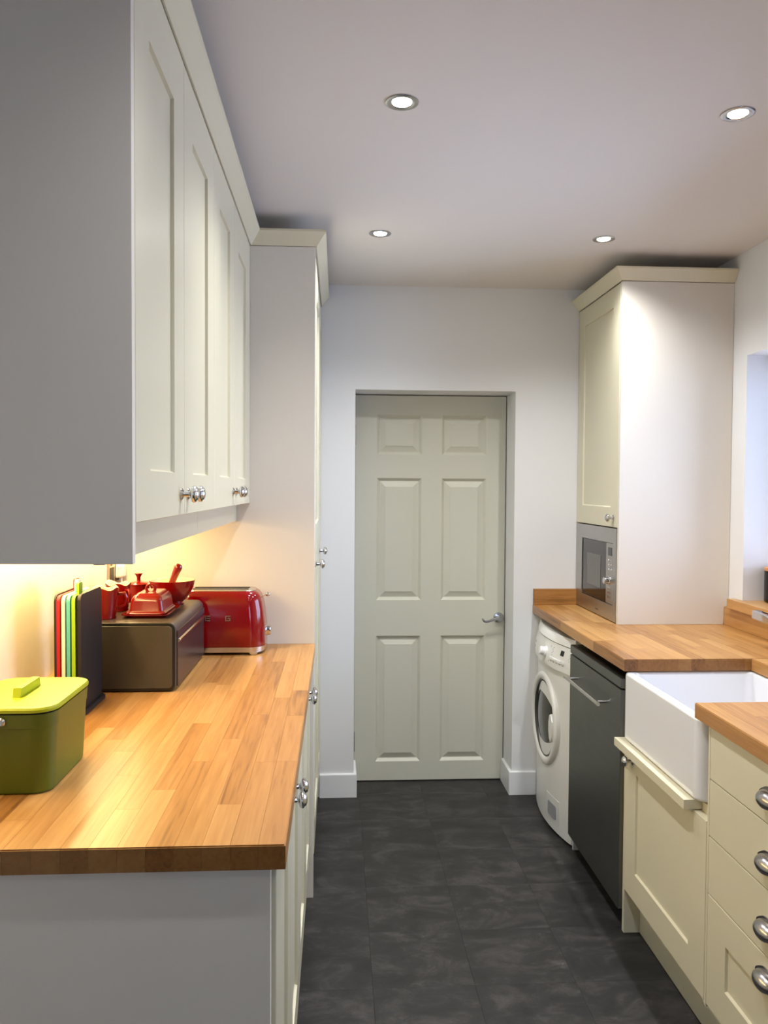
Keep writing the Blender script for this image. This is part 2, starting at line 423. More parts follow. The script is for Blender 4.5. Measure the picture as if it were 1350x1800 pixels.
# window
wr = struct(box('window_1', 1.90, 1.905, WJ0+.05, WJ1-.05, WZ0+.09, WZ1-.05, M['glass'], bev=0))
def wbox(n, *a): return box(n, *a, M['pvc'], wr, bev=.003)
wbox('frame', 1.875, 1.935, WJ0, WJ0+.055, WZ0+.04, WZ1); wbox('frame', 1.875, 1.935, WJ1-.055, WJ1, WZ0+.04, WZ1)
wbox('frame', 1.875, 1.935, WJ0+.055, WJ1-.055, WZ1-.055, WZ1); wbox('frame', 1.875, 1.935, WJ0+.055, WJ1-.055, WZ0+.04, WZ0+.095)
wbox('mullion', 1.878, 1.932, (WJ0+WJ1)/2-.035, (WJ0+WJ1)/2+.035, WZ0+.095, WZ1-.055)
# oak sill with horns
sill = root('window_sill', (1.64, 2.44, 1.022), 'thick oak windowsill board over the sink, its end horn by the white wall', 'windowsill')
pts = [(1.618, WJ0-.05), (1.654, WJ0-.05), (1.654, WJ0+.001), (1.874, WJ0+.001), (1.874, WJ1-.001), (1.654, WJ1-.001), (1.654, 3.212), (1.618, 3.212)]
fin('board', prism(pts, 1.0225, 1.062, bev=.0015), M['wood'], sill)

# ------------------------------------------------------------------ left run
EPY = 1.252
o = box('end_panel', XLW+.001, -.317, EPY, EPY+.018, 1.394, 2.378, M['panel'], bev=.0012)
tag(o, 'large plain grey-cream end panel closing the near end of the wall cupboards', 'panel')
UX = -.317; step = .3985; y = EPY+.0195
PX = -.365
for u in range(2):
    y0 = y+u*2*step; y1 = y0+2*step
    lab = ['cream shaker wall cupboard nearest the camera above the lime compost caddy', 'cream shaker wall cupboard next to the tall cupboard, above the toaster'][u]
    c = root('wall_cupboard', (-.55, (y0+y1)/2, 1.456), lab, 'cupboard', 'shaker wall cupboards over the left worktop')
    box('body', XLW+.001, UX-.0215, y0+.0005, y1-.0005, 1.456, 2.378, M['cream'], c)
    for k in range(2):
        a, b = y0+k*step+.001, y0+(k+1)*step-.001
        d = fin('door', shaker_bm(UX, 1, a, b, 1.4575, 2.376, .098, .084, .118), M['cream'], c, smooth=False)
        knob(UX, b-.036 if k == 0 else a+.036, 1.500, 1, d)
    p0, p1 = (EPY+.0185, 2.098) if u == 0 else (2.0995, 2.9005)
    box('pelmet', PX-.018, PX, p0, p1, 1.391, 1.4555, M['cream'], c)
box('filler', XLW+.001, UX-.001, y+4*step+.0005, 2.9012, 1.456, 2.378, M['cream'], c)

# tall cupboard at the far end
TX = -.083
tc = root('tall_cupboard', (-.43, 3.38, 0), 'floor-to-cornice cream tall cupboard between the left worktop and the door wall', 'cupboard')
box('side_panel', XLW+.001, TX-.0015, 2.902, 2.920, 0, 2.378, M['panel'], tc, label='plain beige side facing the toaster')
box('body', XLW+.001, TX-.0215, 2.921, 3.858, .15, 2.378, M['cream'], tc)
box('plinth', XLW+.001, TX-.065, 2.921, 3.858, 0.001, .149, M['cream'], tc)
for (a, b) in ((2.922, 3.536), (3.538, 3.857)):
    sw = .09 if b-a > .4 else .07
    fin('door', shaker_bm(TX, 1, a, b, 1.284, 2.345, sw, .09, .10), M['cream'], tc, smooth=False)
    d = fin('door', shaker_bm(TX, 1, a, b, .155, 1.280, sw, .09, .09), M['cream'], tc, smooth=False)
    knob(TX, a+.038, 1.230, 1, d)

CORN = [(0, 2.3795), (.004, 2.3795), (.034, 2.420), (.037, 2.423), (.037, 2.430), (.0, 2.430)]
co = fin('cornice', sweep([(XLW+.03, EPY), (UX, EPY), (UX, 2.902), (TX, 2.902), (TX, 3.8595)], CORN), M['cream'], None, smooth=False)
tag(co, 'splayed cream cornice running along the tops of the left-hand cupboards', 'cornice')
box('cover_board', XLW+.002, UX-.001, EPY+.001, 2.9, 2.3795, 2.396, M['cream'], None) ; _cb = bpy.data.objects['cover_board']
tag(_cb, 'flat cream board lying on top of the left wall cupboards behind the cornice', 'board')

# LED strip under wall cupboards
ls = root('under_cupboard_light', (-.72, 2.08, 1.44), 'warm strip light hidden under the left wall cupboards behind the pelmet', 'light')
box('housing', -.735, -.71, 1.30, 2.86, 1.444, 1.4555, M['trimw'], ls, bev=.001)
box('diffuser', -.733, -.712, 1.305, 2.855, 1.441, 1.4445, M['led'], ls, bev=.0005)
ld = bpy.data.lights.new('strip', 'AREA'); ld.shape = 'RECTANGLE'; ld.size = .03; ld.size_y = 1.54; ld.energy = STRIP_W; ld.color = (1, .72, .30)
lo = bpy.data.objects.new('strip_lamp', ld); COL.objects.link(lo); lo.location = (-.7225, 2.08, 1.4405); 

# left base units
lw = root('oak_worktop', (-.435, 2.08, HW-.04), 'long oak block worktop on the left carrying the toaster and bread bin', 'worktop')
staves(lw, XLW+.001, -.081, 1.262, 2.901, HW-.04, HW, 3, sw=.0443)
o = box('upstand', XLW+.0005, XLW+.020, 1.262, 2.901, HW+.0003, .994, M['wood'], None, bev=.0015)
tag(o, 'low oak upstand strip along the left wall behind the chopping boards', 'upstand')
BX = -.098
o = box('base_end_panel', XLW+.001, -.106, 1.277, 1.295, 0.0005, HW-.041, M['panel'], bev=.0012)
tag(o, 'plain grey-cream end panel below the near edge of the left worktop', 'panel')
y = 1.2965
for u in range(2):
    y0 = y+u*2*.3985; y1 = y0+2*.3985
    c = root('base_cupboard', (-.44, (y0+y1)/2, 0), ['cream base cupboard under the left worktop, the pair of doors nearest the camera', 'cream base cupboard under the left worktop, the pair of doors beside the tall cupboard'][u], 'cupboard', 'base cupboards under the left worktop')
    box('body', XLW+.001, BX-.0215, y0+.0005, y1-.0005, .15, HW-.041, M['cream'], c)
    box('plinth', XLW+.001, BX-.065, y0+.0005, y1-.0005, .001, .149, M['cream'], c)
    for k in range(2):
        a, b = y0+k*.3985+.0015, y0+(k+1)*.3985-.0015
        d = fin('door', shaker_bm(BX, 1, a, b, .155, HW-.045, .09, .09, .09), M['cream'], c, smooth=False)
        knob(BX, b-.036 if k == 0 else a+.036, .860, 1, d)

# ------------------------------------------------------------------ things on the left worktop
# wall socket + plug
so = root('wall_socket', (XLW, 2.835, 1.2), 'metal double socket plate on the left wall behind the jugs', 'socket')
box('faceplate', XLW+.0003, XLW+.008, 2.775, 2.897, 1.172, 1.262, M['brass'], so, bev=.002)
for yy in (2.805, 2.868):
    box('socket_insert', XLW+.0078, XLW+.0092, yy-.022, yy+.022, 1.180, 1.232, M['plugw'] if 0 else M['soft'], so, bev=.0005)
    box('rocker_switch', XLW+.0078, XLW+.012, yy-.009, yy+.009, 1.238, 1.256, M['brass'], so, bev=.001)
pg = root('plug', (XLW+.01, 2.868, 1.2), 'white plug pushed into the wall socket behind the red jug', 'plug')
fin('body', loft([[(XLW+.0095, a, b) for a, b in rrect(2.868, 1.215, .023, .025, .009)], [(XLW+.028, a, b) for a, b in rrect(2.868, 1.215, .022, .024, .009)], [(XLW+.036, a, b) for a, b in rrect(2.868, 1.215, .017, .019, .008)]]), M['plugw'], pg)
fin('cable', tube([(XLW+.024, 2.868, 1.192), (XLW+.026, 2.866, 1.15), (XLW+.032, 2.85, 1.08), (XLW+.05, 2.86, 1.0), (XLW+.07, 2.87, .9475)], .0032), M['plugw'], pg)

# compost caddy
cdx, cdy = -.612, 1.60
cad = root('compost_caddy', (cdx, cdy, HW), 'lime green lidded compost caddy at the near left corner of the worktop', 'caddy')
def crings(z, hx, hy, r): return [(a, b, z) for a, b in rrect(cdx, cdy, hx, hy, r, 6)]
fin('body', loft([crings(HW+.0005, .078, .108, .030), crings(HW+.006, .082, .112, .034), crings(HW+.125, .088, .118, .038), crings(HW+.126, .0895, .1195, .039), crings(HW+.148, .0905, .1205, .039), crings(HW+.151, .0905, .1205, .039)]), M['lime_shaded'], cad)
lid = fin('lid', loft([crings(HW+.1535, .089, .119, .038), crings(HW+.155, .0925, .1225, .041), crings(HW+.160, .0930, .1230, .041), crings(HW+.1635, .0905, .1205, .039), crings(HW+.1655, .080, .110, .03)]), M['lime'], cad)
fin('seal', loft([crings(HW+.1505, .086, .116, .036), crings(HW+.154, .086, .116, .036)]), M['black'], cad)
fin('lid_grip', prism([(cdy-.052, HW+.1645), (cdy+.052, HW+.1645), (cdy+.047, HW+.183), (cdy-.047, HW+.183)], cdx-.0085, cdx+.0085, bev=.0025, axis='X'), M['lime'], lid)
for s in (-1, 1):
    fin('pivot', lathe([(0, 0), (.0085, 0), (.0085, .005), (.006, .008), (0, .0085)], (cdx, cdy+s*.1195, HW+.139), (0, s, 0)), M['dchrome'], cad)
q = rrect(cdx, cdy, .0935, .1245, .042, 6)
q = sorted([p for p in q if p[0] <= cdx], key=lambda p: math.atan2(p[1]-cdy, cdx-p[0]))
pts = [(cdx-.002, cdy-.1262, HW+.139), (cdx-.02, cdy-.1255, HW+.143)]+[(p[0], p[1], HW+.148) for p in q]+[(cdx-.02, cdy+.1255, HW+.143), (cdx-.002, cdy+.1262, HW+.139)]
fin('wire_handle', tube(pts, .0018, 8), M['chrome'], cad)

# chopping boards in stand
cb = root('chopping_board_stand', (-.663, 2.085, HW), 'black upright chopping board stand between the caddy and the bread bin', 'stand')
def yz_slab(x0, x1, y0, y1, z0, z1, r, bev=.001):
    cy_, cz = (y0+y1)/2, (z0+z1)/2
    return prism(rrect(cy_, cz, (y1-y0)/2, (z1-z0)/2, r, 5), x0, x1, bev=bev, axis='X')
fin('side_wall', yz_slab(-.6425, -.6335, 2.0, 2.175, HW+.010, HW+.302, .016), M['soft'], cb)
fin('side_wall', yz_slab(-.6985, -.693, 2.0, 2.175, HW+.010, HW+.302, .016), M['soft'], cb)
fin('foot', loft([[(a, b, z) for a, b in rrect(-.665, 2.0875, .042-i, .098-i, .02)] for z, i in ((HW+.0005, .0), (HW+.009, 0), (HW+.012, .003))]), M['soft'], cb)
box('front_lip', -.6925, -.643, 1.997, 2.004, HW+.012, HW+.054, M['soft'], cb, bev=.002)
bd = [('bred', 'red', 'deep red chopping board, next to the wall side of the black stand', 2.135), ('bwhite', 'white', 'off-white chopping board filed between the red and teal ones', 2.105), ('bteal', 'teal', 'teal chopping board filed between the white and green ones', 2.075), ('bgreen', 'green', 'lime green chopping board with a raised index tab', 2.045)]
for k, (mk, nm, lab, ty_) in enumerate(bd):
    x0 = -.6915+k*.0122; x1 = x0+.0085
    z0 = HW+.055 if k > -1 else 0
    r = root('chopping_board', ((x0+x1)/2, 2.09, z0), lab, 'chopping board', 'index chopping boards in the stand')
    fin('board', yz_slab(x0, x1, 1.9965, 2.172, HW+.0545, HW+.299, .014), M[mk], r)
    fin('tab', yz_slab(x0+.001, x1-.001, ty_-.014, ty_+.014, HW+.290, HW+.328, .006, .0006), M[mk], r)
box('support_rail', -.6925, -.643, 2.01, 2.17, HW+.012, HW+.054, M['soft'], cb)

# bread bin
bx0, bx1, by0, by1, bzt = -.712, -.447, 2.222, 2.682, HW+.194
bb = root('bread_bin', ((bx0+bx1)/2, (by0+by1)/2, HW), 'grey-brown bread bin with rounded edges carrying the red stoneware', 'bread bin')
cxb, czb = (bx0+bx1)/2, HW+.0975
hxb, hzb = (bx1-bx0)/2, .0965
def xz(y, i, r): return [(a, y, b) for a, b in rrect(cxb, czb, hxb-i, hzb-i, r)]
fin('body', loft([xz(by0+.006, .002, .018), xz(by0+.009, 0, .02), xz(by1-.009, 0, .02), xz(by1-.006, .002, .018)]), M['bintop'], bb)
for s, yy in ((1, by0), (-1, by1)):
    fin('rim', loft([xz(yy+s*.0015, .0035, .016), xz(yy+s*.0062, .0035, .016)]), M['black'], bb)
    fin('end_cap', loft([xz(yy, .0105, .011), xz(yy+s*.0014, .0095, .012)]), M['bin'], bb)
dr = box('door', bx1-.001, bx1+.0035, by0+.014, by1-.014, HW+.014, HW+.146, M['binfront'], bb, bev=.0012)
box('door_rail', bx1-.001, bx1+.005, by0+.012, by1-.012, HW+.149, HW+.170, M['binfront'], bb, bev=.002)
fin('pull', prism([(bx1+.003, HW+.136), (bx1+.010, HW+.140), (bx1+.010, HW+.144), (bx1+.003, HW+.147)], by0+.02, by1-.02, axis='Y', bev=.0006), M['dchrome'], dr)

BT = HW+.1945
# butter dish
bdh = root('butter_dish', (-.55, 2.39, BT), 'red lidded butter dish with a ring handle on the front of the bread bin', 'butter dish')
def br(z, hx, hy, r): return [(a, b, z) for a, b in rrect(-.549, 2.385, hx, hy, r, 5)]
fin('tray', loft([br(BT, .055, .082, .014), br(BT+.003, .057, .084, .015), br(BT+.008, .067, .096, .016), br(BT+.0105, .0675, .0965, .016), br(BT+.010, .063, .092, .015), br(BT+.007, .056, .084, .013)]), M['stone'], bdh)
bl = fin('lid', loft([br(BT+.0095, .054, .082, .012), br(BT+.0125, .0545, .0825, .012), br(BT+.0165, .051, .079, .012), br(BT+.018, .0485, .0765, .012), br(BT+.045, .0455, .0735, .014), br(BT+.055, .043, .071, .015), br(BT+.0605, .038, .066, .014), br(BT+.0615, .033, .060, .010), br(BT+.065, .031, .058, .010), br(BT+.067, .028, .055, .009)]), M['stone'], bdh, ang=60)
fin('ring_handle', tube([(-.549+.0125*math.cos(a), 2.372, BT+.0755+.0125*math.sin(a)) for a in [2*PI*i/20 for i in range(20)]], .0045, 8, closed=True), M['stone'], bl)
# milk jugs with wavy rims
def jug(name, cx, cy_, r, h, label, rot, seedv):
    j = root(name, (cx, cy_, BT), label, 'jug')
    n = 36; prof = [(.80, 0), (.84, .003), (.80, .008), (.84, .012), (.86, .03), (.93, .6*h), (.98, .85*h), (1.04, 1.0*h)]
    def ring(k, z, wav, inner=0):
        out = []
        for i in range(n):
            a = 2*PI*i/n; sp_ = max(0, math.cos(a-rot))**6
            rr = r*k-inner+(.012*sp_ if wav else .005*sp_*(z/h))
            zz = z+((.004*math.cos(5*(a-rot))+.004*sp_) if wav else 0)
            out.append((cx+rr*math.cos(a), cy_+rr*math.sin(a), BT+zz))
        return out
    rings = [ring(k, z, i == len(prof)-1) for i, (k, z) in enumerate(prof)]
    t = .0035
    fin('body', loft(rings, cap1=False), M['stone'], j, ang=60)
    inn = [ring(1.04, h, True), ring(1.0, h-.0005, True, t*.6), ring(.96, .85*h, False, t), ring(.88, .3*h, False, t), ring(.7, .008, False, t)]
    fin('glazed_inside', loft(inn, cap0=False), M['stonein'], j, label='cream glazed inside', ang=60)
    a = rot+PI
    hx_, hy_ = math.cos(a), math.sin(a)
    P = [(.93*r, .78*h), (r+.016, .80*h), (r+.022, .62*h), (r+.018, .40*h), (.90*r, .30*h)]
    P2 = []
    for i in range(17):
        t_ = i/16*4; k = min(int(t_), 3); u = t_-k
        P2.append((P[k][0]*(1-u)+P[k+1][0]*u, P[k][1]*(1-u)+P[k+1][1]*u))
    fin('handle', tube([(cx+p[0]*hx_, cy_+p[0]*hy_, BT+p[1]) for p in P2], .0048, 8), M['stone'], j)
    return j
jug('milk_jug', -.6635, 2.30, .040, .086, 'red stoneware jug nearest the chopping boards on the bread bin, half hidden', math.radians(200), 1)
jug('milk_jug', -.661, 2.440, .036, .082, 'red stoneware jug with a wavy cream rim behind the butter dish', math.radians(140), 2)
# honey pot
hp = root('lidded_pot', (-.640, 2.60, BT), 'small red lidded pot with a flared knob at the back of the bread bin', 'pot')
hx0 = (-.640, 2.60, BT)
fin('body', lathe([(0, 0), (.026, 0), (.028, .003), (.033, .02), (.034, .045), (.0345, .056), (.036, .060), (.0, .060)], hx0), M['stone'], hp)
pl = fin('lid', lathe([(0, .0602), (.037, .0602), (.0375, .063), (.030, .067), (.012, .070), (.006, .073), (.006, .083), (.0095, .090), (.013, .0945), (.0125, .096), (.004, .094), (0, .094)], hx0), M['stone'], hp)
# mortar and pestle
mo = (-.5285, 2.575, BT)
mr = root('mortar', mo, 'wide red stoneware mortar with a cream inside next to the toaster', 'mortar')
fin('bowl', lathe([(0, 0), (.036, 0), (.038, .004), (.034, .008), (.045, .018), (.058, .036), (.067, .055), (.0715, .075), (.0715, .077), (.0700, .0775)], mo, n=40), M['stone'], mr)
fin('glazed_inside', lathe([(.0700, .0775), (.0665, .0765), (.061, .055), (.050, .034), (.034, .019), (0, .013)], mo, n=40), M['stonein'], mr, label='cream glazed inside')
ps = root('pestle', (-.535, 2.56, BT+.02), 'red pestle leaning upright in the mortar', 'pestle')
p0 = Vector((-.545, 2.565, BT+.0235)); p1 = Vector((-.503, 2.56, BT+.128)); d_ = (p1-p0)
fin('body', lathe([(0, 0), (.008, .001), (.0125, .006), (.013, .014), (.010, .028), (.0098, .045), (.0118, .085), (.0132, .100), (.0125, .107), (.008, .113), (0, .115)], p0, d_), M['red'], ps)

# toaster
tx0, tyc = -.402, 2.790
to = root('toaster', (tx0, tyc, HW), 'glossy red rounded retro toaster beside the bread bin', 'toaster')
def tr(z, hx, hy, r): return [(a, b, HW+z) for a, b in rrect(tx0, tyc, hx, hy, r, 8)]
fin('body', loft([tr(.028, .1535, .0885, .05), tr(.055, .1545, .0895, .05), tr(.10, .153, .088, .05), tr(.15, .1475, .0835, .048), tr(.18, .1420, .0795, .046), tr(.197, .136, .0745, .043), tr(.207, .129, .068, .04), tr(.213, .120, .060, .035), tr(.2145, .115, .055, .032)]), M['red'], to, ang=60)
fin('base_band', loft([tr(.008, .149, .084, .05), tr(.010, .153, .088, .05), tr(.027, .1535, .0885, .05), tr(.0285, .150, .085, .05)]), M['hsteel'], to)
fin('top_plate', loft([tr(.2140, .118, .058, .033), tr(.2165, .117, .057, .033), tr(.2175, .113, .053, .03)]), M['hsteel'], to)
for s in (-1, 1):
    box('slot', tx0-.095, tx0+.095, tyc+s*.021-.008, tyc+s*.021+.008, HW+.2172, HW+.2186, M['void'], to, bev=.0004)
for sx in (-1, 1):
    for s in (-1, 1):
        fx, fy = tx0+sx*.118, tyc+s*.079
        fin('foot', prism([(fx-.016, HW+.0105), (fx+.016, HW+.0105), (fx+.009, HW+.0008), (fx-.009, HW+.0008)], fy-.007, fy+.007, axis='Y', bev=.001), M['hsteel'], to)
lv = fin('lever', tube([(tx0+.139, tyc, HW+.188), (tx0+.152, tyc, HW+.193)], .0022, 8), M['chrome'], to)
fin('lever_ball', lathe([(0, -.0075), (.0038, -.0065), (.0065, -.0038), (.0075, 0), (.0065, .0038), (.0038, .0065), (0, .0075)], (tx0+.159, tyc, HW+.196), (1, 0, .3)), M['chrome'], lv)
fin('dial', lathe([(0, 0), (.0215, 0), (.0215, .003), (.0185, .005), (.018, .016), (.016, .018), (0, .018)], (tx0+.1515, tyc, HW+.072), (1, 0, 0)), M['chrome'], to)
# raised chrome lettering
LET = {'S': [(1, .9, .9, .9), 0], }
def letter(ch, x, z, h, y):
    bm = bmesh.new(); t = h*.17; wd = h*.95
    segs = {'S': ['t', 'm', 'b', 'ul', 'lr'], 'M': ['L', 'R', 't', 'c'], 'E': ['t', 'm', 'b', 'L'], 'G': ['t', 'b', 'L', 'lr', 'mr']}[ch]
    def a(x0, x1, z0, z1): addbox(bm, x+x0, x+x1, y-.0022, y+.003, z+z0, z+z1, .0003, 1)
    for s in segs:
        if s == 't': a(0, wd, h-t, h)
        if s == 'm': a(t if 'L' in segs else 0, wd, h/2-t/2, h/2+t/2)
        if s == 'mr': a(wd*.45, wd-t, h/2-t/2, h/2+t/2)
        if s == 'b': a(0, wd, 0, t)
        if s == 'L': a(0, t, t*.0+(t if 'b' in segs else 0), h-t)
        if s == 'R': a(wd-t, wd, 0, h-t)
        if s == 'c': a(wd/2-t/2, wd/2+t/2, 0, h-t)
        if s == 'ul': a(0, t, h/2+t/2, h-t)
        if s == 'lr': a(wd-t, wd, t, h/2+t/2*(-1 if 'm' in segs else 1))
    fin('letter', bm, M['pewter'], to)
for i, ch in enumerate('SMEG'): letter(ch, tx0-.170+.068*i-.011+.066 - .068+.003, HW+.117, .018, tyc-.0872)

# ------------------------------------------------------------------ right run
RX = .975
rw = root('oak_worktop', (1.3, 2.4, HW-.04), 'U-shaped oak block worktop on the right around the white sink', 'worktop')
staves(rw, .961, 1.654, 2.600, ZB-.001, HW-.04, HW, 11, sw=.0462)
staves(rw, 1.400, 1.654, 2.066, 2.5998, HW-.04, HW, 12, sw=.0462)
staves(rw, .958, 1.654, .95, 2.0658, HW-.04, HW, 13, sw=.0462)
o = fin('upstand', prism([(1.6345, .95), (1.6545, .95), (1.6545, 3.268), (1.6345, 3.268)], HW+.0003, 1.020, bev=.0012), M['wood'])
tag(o, 'oak upstand along the right-hand wall below the windowsill', 'upstand')
o = box('upstand', .963, 1.1745, 3.841, 3.8605, HW+.0003, 1.022, M['woodx'], None, bev=.0012)
tag(o, 'short oak upstand on the back wall left of the microwave', 'upstand')

# tall housing on worktop
MX = 1.1755
mc = root('microwave_cupboard', (1.4, 3.56, HW), 'tall cream cupboard standing on the right worktop with a microwave built in', 'cupboard')
fin('side_panel', prism([(MX, HW+.0005), (1.6338, HW+.0005), (1.6338, 1.021), (1.654, 1.021), (1.654, 2.378), (MX, 2.378)], 3.269, 3.287, axis='Y', bev=.001), M['panel'], mc, label='large plain pale side with a soft sheen')
box('body', MX+.0225, 1.652, 3.288, 3.859, 1.348, 2.378, M['cream'], mc)
box('side_panel', MX+.012, 1.652, 3.843, 3.859, HW+.079, 1.347, M['panel'], mc)
d = fin('door', shaker_bm(MX, -1, 3.289, 3.857, 1.3515, 2.376, .085, .085, .085), M['cream'], mc, smooth=False)
knob(MX, 3.335, 1.392, -1, d)
o = fin('cornice', sweep([(MX, 3.8595), (MX, 3.269), (1.654, 3.269)][::-1], [(-a, b) for a, b in CORN][::-1]) if 0 else sweep([(MX, 3.8595), (MX, 3.269), (1.6535, 3.269)], [(a, b) for a, b in CORN]), M['cream'], None, smooth=False)
tag(o, 'splayed cream cornice around the top of the microwave cupboard', 'cornice')

# microwave (front in plane X)
mw = root('microwave', (1.4, 3.56, HW), 'built-in stainless steel microwave with a dark window and one round knob', 'microwave')
fx = MX-.001; y0, y1, z0, z1 = 3.290, 3.856, HW+.004, 1.3465
wy0, wy1, wz0, wz1 = 3.333, 3.765, 1.015, 1.282
bm = bmesh.new()
for (a, b, c, d) in ((y0, wy0, z0, z1), (wy1, y1, z0, z1), (wy0, wy1, z0, wz0), (wy0, wy1, wz1, z1)): addbox(bm, fx, fx+.022, a, b, c, d)
bmesh.ops.remove_doubles(bm, verts=bm.verts, dist=1e-6)
fin('trim_frame', bm, M['steel'], mw, smooth=False)
box('cavity', fx+.030, 1.60, y0+.02, y1-.02, z0+.006, z1-.01, M['black'], mw)
dwn = box('window', fx+.004, fx+.028, 3.4285, wy1-.002, wz0+.002, wz1-.002, M['dglass'], mw, bev=.001)
box('viewing_pane', fx+.0030, fx+.0042, 3.500, 3.690, wz0+.055, wz1-.065, M['gglass'], dwn, bev=0)
cpn = box('control_panel', fx+.003, fx+.028, wy0+.002, 3.4270, wz0+.002, wz1-.002, M['steel'], mw, bev=.001)
box('display', fx+.0018, fx+.0035, 3.352, 3.400, 1.226, 1.262, M['dglass'], cpn, bev=.0003)
for i in range(3):
    for k in range(2):
        fin('button', lathe([(0, 0), (.006, 0), (.005, .0016), (0, .0018)], (fx+.003, 3.362+k*.028, 1.205-i*.020), (-1, 0, 0), n=12), M['dchrome'], cpn)
fin('dial', lathe([(0, 0), (.019, 0), (.019, .004), (.016, .006), (.0155, .024), (.013, .026), (0, .026)], (fx+.003, 3.382, 1.118), (-1, 0, 0)), M['chrome'], cpn)
for i in range(3): box('button', fx+.0012, fx+.0034, 3.358, 3.402, 1.078-i*.019, 1.090-i*.019, M['dchrome'], cpn, bev=.0008)
bm = bmesh.new()
for k in range(7): addbox(bm, fx-.0003, fx+.0004, 3.555-k*.006, 3.5515-k*.006, .968, .9735)
fin('maker_mark', bm, M['print'], mw)

# white support panel between appliances
o = box('support_panel', .990, 1.60, 3.2385, 3.2515, 0.0005, HW-.041, M['trimw'], bev=.001)
tag(o, 'thin white upright panel between the washing machine and the dishwasher', 'panel')

# washing machine
wm = root('washing_machine', (1.28, 3.55, 0), 'white front-loading washing machine with a bowed front under the worktop corner', 'washing machine')
wy0, wy1 = 3.256, 3.852; wc = (wy0+wy1)/2
def front(y, base=.985, bow=.042): return base-bow*(1-((y-wc)/((wy1-wy0)/2))**2)
def wpoly(base, bow, a=wy0, b=wy1, back=1.58, n=24):
    return [(front(a+(b-a)*i/n, base, bow), a+(b-a)*i/n) for i in range(n+1)]+[(back, b), (back, a)]
fin('body', prism(wpoly(.988, .042), .012, .727, bev=.003), M['washer'], wm)
def lev(z, base, bow): return [(a, b, z) for a, b in wpoly(base, bow)]
cp_ = fin('control_panel', loft([lev(.7275, .985, .044), lev(.730, .978, .048), lev(.775, .976, .048), lev(.838, .993, .046), lev(.8385, .995, .046)]), M['washer'], wm)
fin('top', loft([lev(.8415, .993, .046), lev(.843, .991, .047), lev(.868, .998, .046), lev(.876, 1.006, .044)]), M['washer'], wm)
for (a, b) in ((3.30, 1.05), (3.80, 1.05), (3.30, 1.5), (3.80, 1.5)):
    fin('foot', lathe([(0, .0005), (.018, .0005), (.018, .012), (0, .012)], (b, a, 0)), M['rubber'], wm)
def pf(y, z):  # front of fascia
    t = (z-.775)/(.838-.775); t = max(0, min(1, t)); return front(y, .976+t*.017, .048-t*.002)
def slope(y):
    return Vector((-1, -2*.048*(y-wc)/((wy1-wy0)/2)**2*-1, 0)).normalized()
yk, zk = 3.505, .785
fin('dial', lathe([(0, -.004), (.024, -.004), (.024, .004), (.020, .006), (.019, .024), (.016, .027), (0, .028)], (pf(yk, zk), yk, zk), (-1, 0, .25)), M['trimw'], cp_)
def patch(name, y0, y1, z0, z1, m, out=.0008, n=6):
    bm = bmesh.new(); A = []
    for i in range(n+1):
        y = y0+(y1-y0)*i/n
        A.append([bm.verts.new((pf(y, z)-out-dd, y, z)) for z in (z0, z1) for dd in (0,)])
    for i in range(n): bm.faces.new((A[i][0], A[i+1][0], A[i+1][1], A[i][1]))
    r = bmesh.ops.extrude_face_region(bm, geom=bm.faces[:])
    for v in r['geom']:
        if isinstance(v, bmesh.types.BMVert): v.co.x += out+.001
    return fin(name, bm, m, cp_)
patch('display', 3.325, 3.352, .798, .820, M['black'])
patch('detergent_recess', 3.715, 3.78, .765, .790, M['wgrey'])
patch('divider', 3.452, 3.455, .752, .822, M['wgrey'])
for i in range(5): patch('button', 3.305+i*.028, 3.328+i*.028, .768, .777, M['trimw'], .004, 2)
for i in range(5): patch('indicator', 3.31+i*.028, 3.324+i*.028, .758, .761, M['wgrey'], .0005, 1)
bm = bmesh.new()
for i in range(5):
    for k in range(2): 
        yq, zq = 3.275+k*.145+.006*(i % 2), .785+i*.008
        addbox(bm, pf(yq, zq)-.0006, pf(yq, zq)+.001, yq, yq+.008, zq, zq+.002)
fin('printed_marks', bm, M['print'], cp_)
# porthole
pc = Vector((front(wc, .988, .042), wc+.012, .468))
def ph(prof, m, name, par, **k): return fin(name, lathe([(r, -t) for r, t in prof], pc, (1, 0, 0), n=56), m, par, **k)
pd = ph([(.210, -.045), (.210, -.004), (.207, .003), (.201, .007), (.192, .009), (.182, .007), (.176, .002), (.174, -.005), (.174, -.03)], M['washer'], 'door_ring', wm)
ph([(.1745, -.006), (.171, .000), (.165, .000), (.161, -.006), (.161, -.018)], M['rubber'], 'door_seal', pd)
ph([(.1615, -.012), (.14, -.005), (.09, .003), (.04, .006), (0, .007)], M['dglass'], 'door_glass', pd)
hp_ = [(wc+.012-.158, .468+.060), (wc+.012-.138, .468+.050), (wc+.012-.126, .468+.02), (wc+.012-.126, .468-.02), (wc+.012-.138, .468-.055), (wc+.012-.158, .468-.065), (wc+.012-.182, .468-.03), (wc+.012-.182, .468+.03)]
fin('door_grip', prism(hp_, pc.x-.014, pc.x+.002, axis='X', bev=.003), M['washer'], pd)
yq = 3.415
def fx_(y): return front(y, .988, .042)
bm = prism([(3.36, .05), (3.50, .05), (3.50, .155), (3.36, .155)], 0, .004, axis='X', bev=.001)
for v in bm.verts: v.co.x = fx_(v.co.y)-.003+(v.co.x)
fin('filter_flap', bm, M['washer'], wm)
bm = prism(rrect(3.43, .095, .045, .030, .008), 0, .003, axis='X', bev=.0008)
for v in bm.verts: v.co.x = fx_(v.co.y)-.005+(v.co.x)
fin('flap_recess', bm, M['wgrey'], wm)

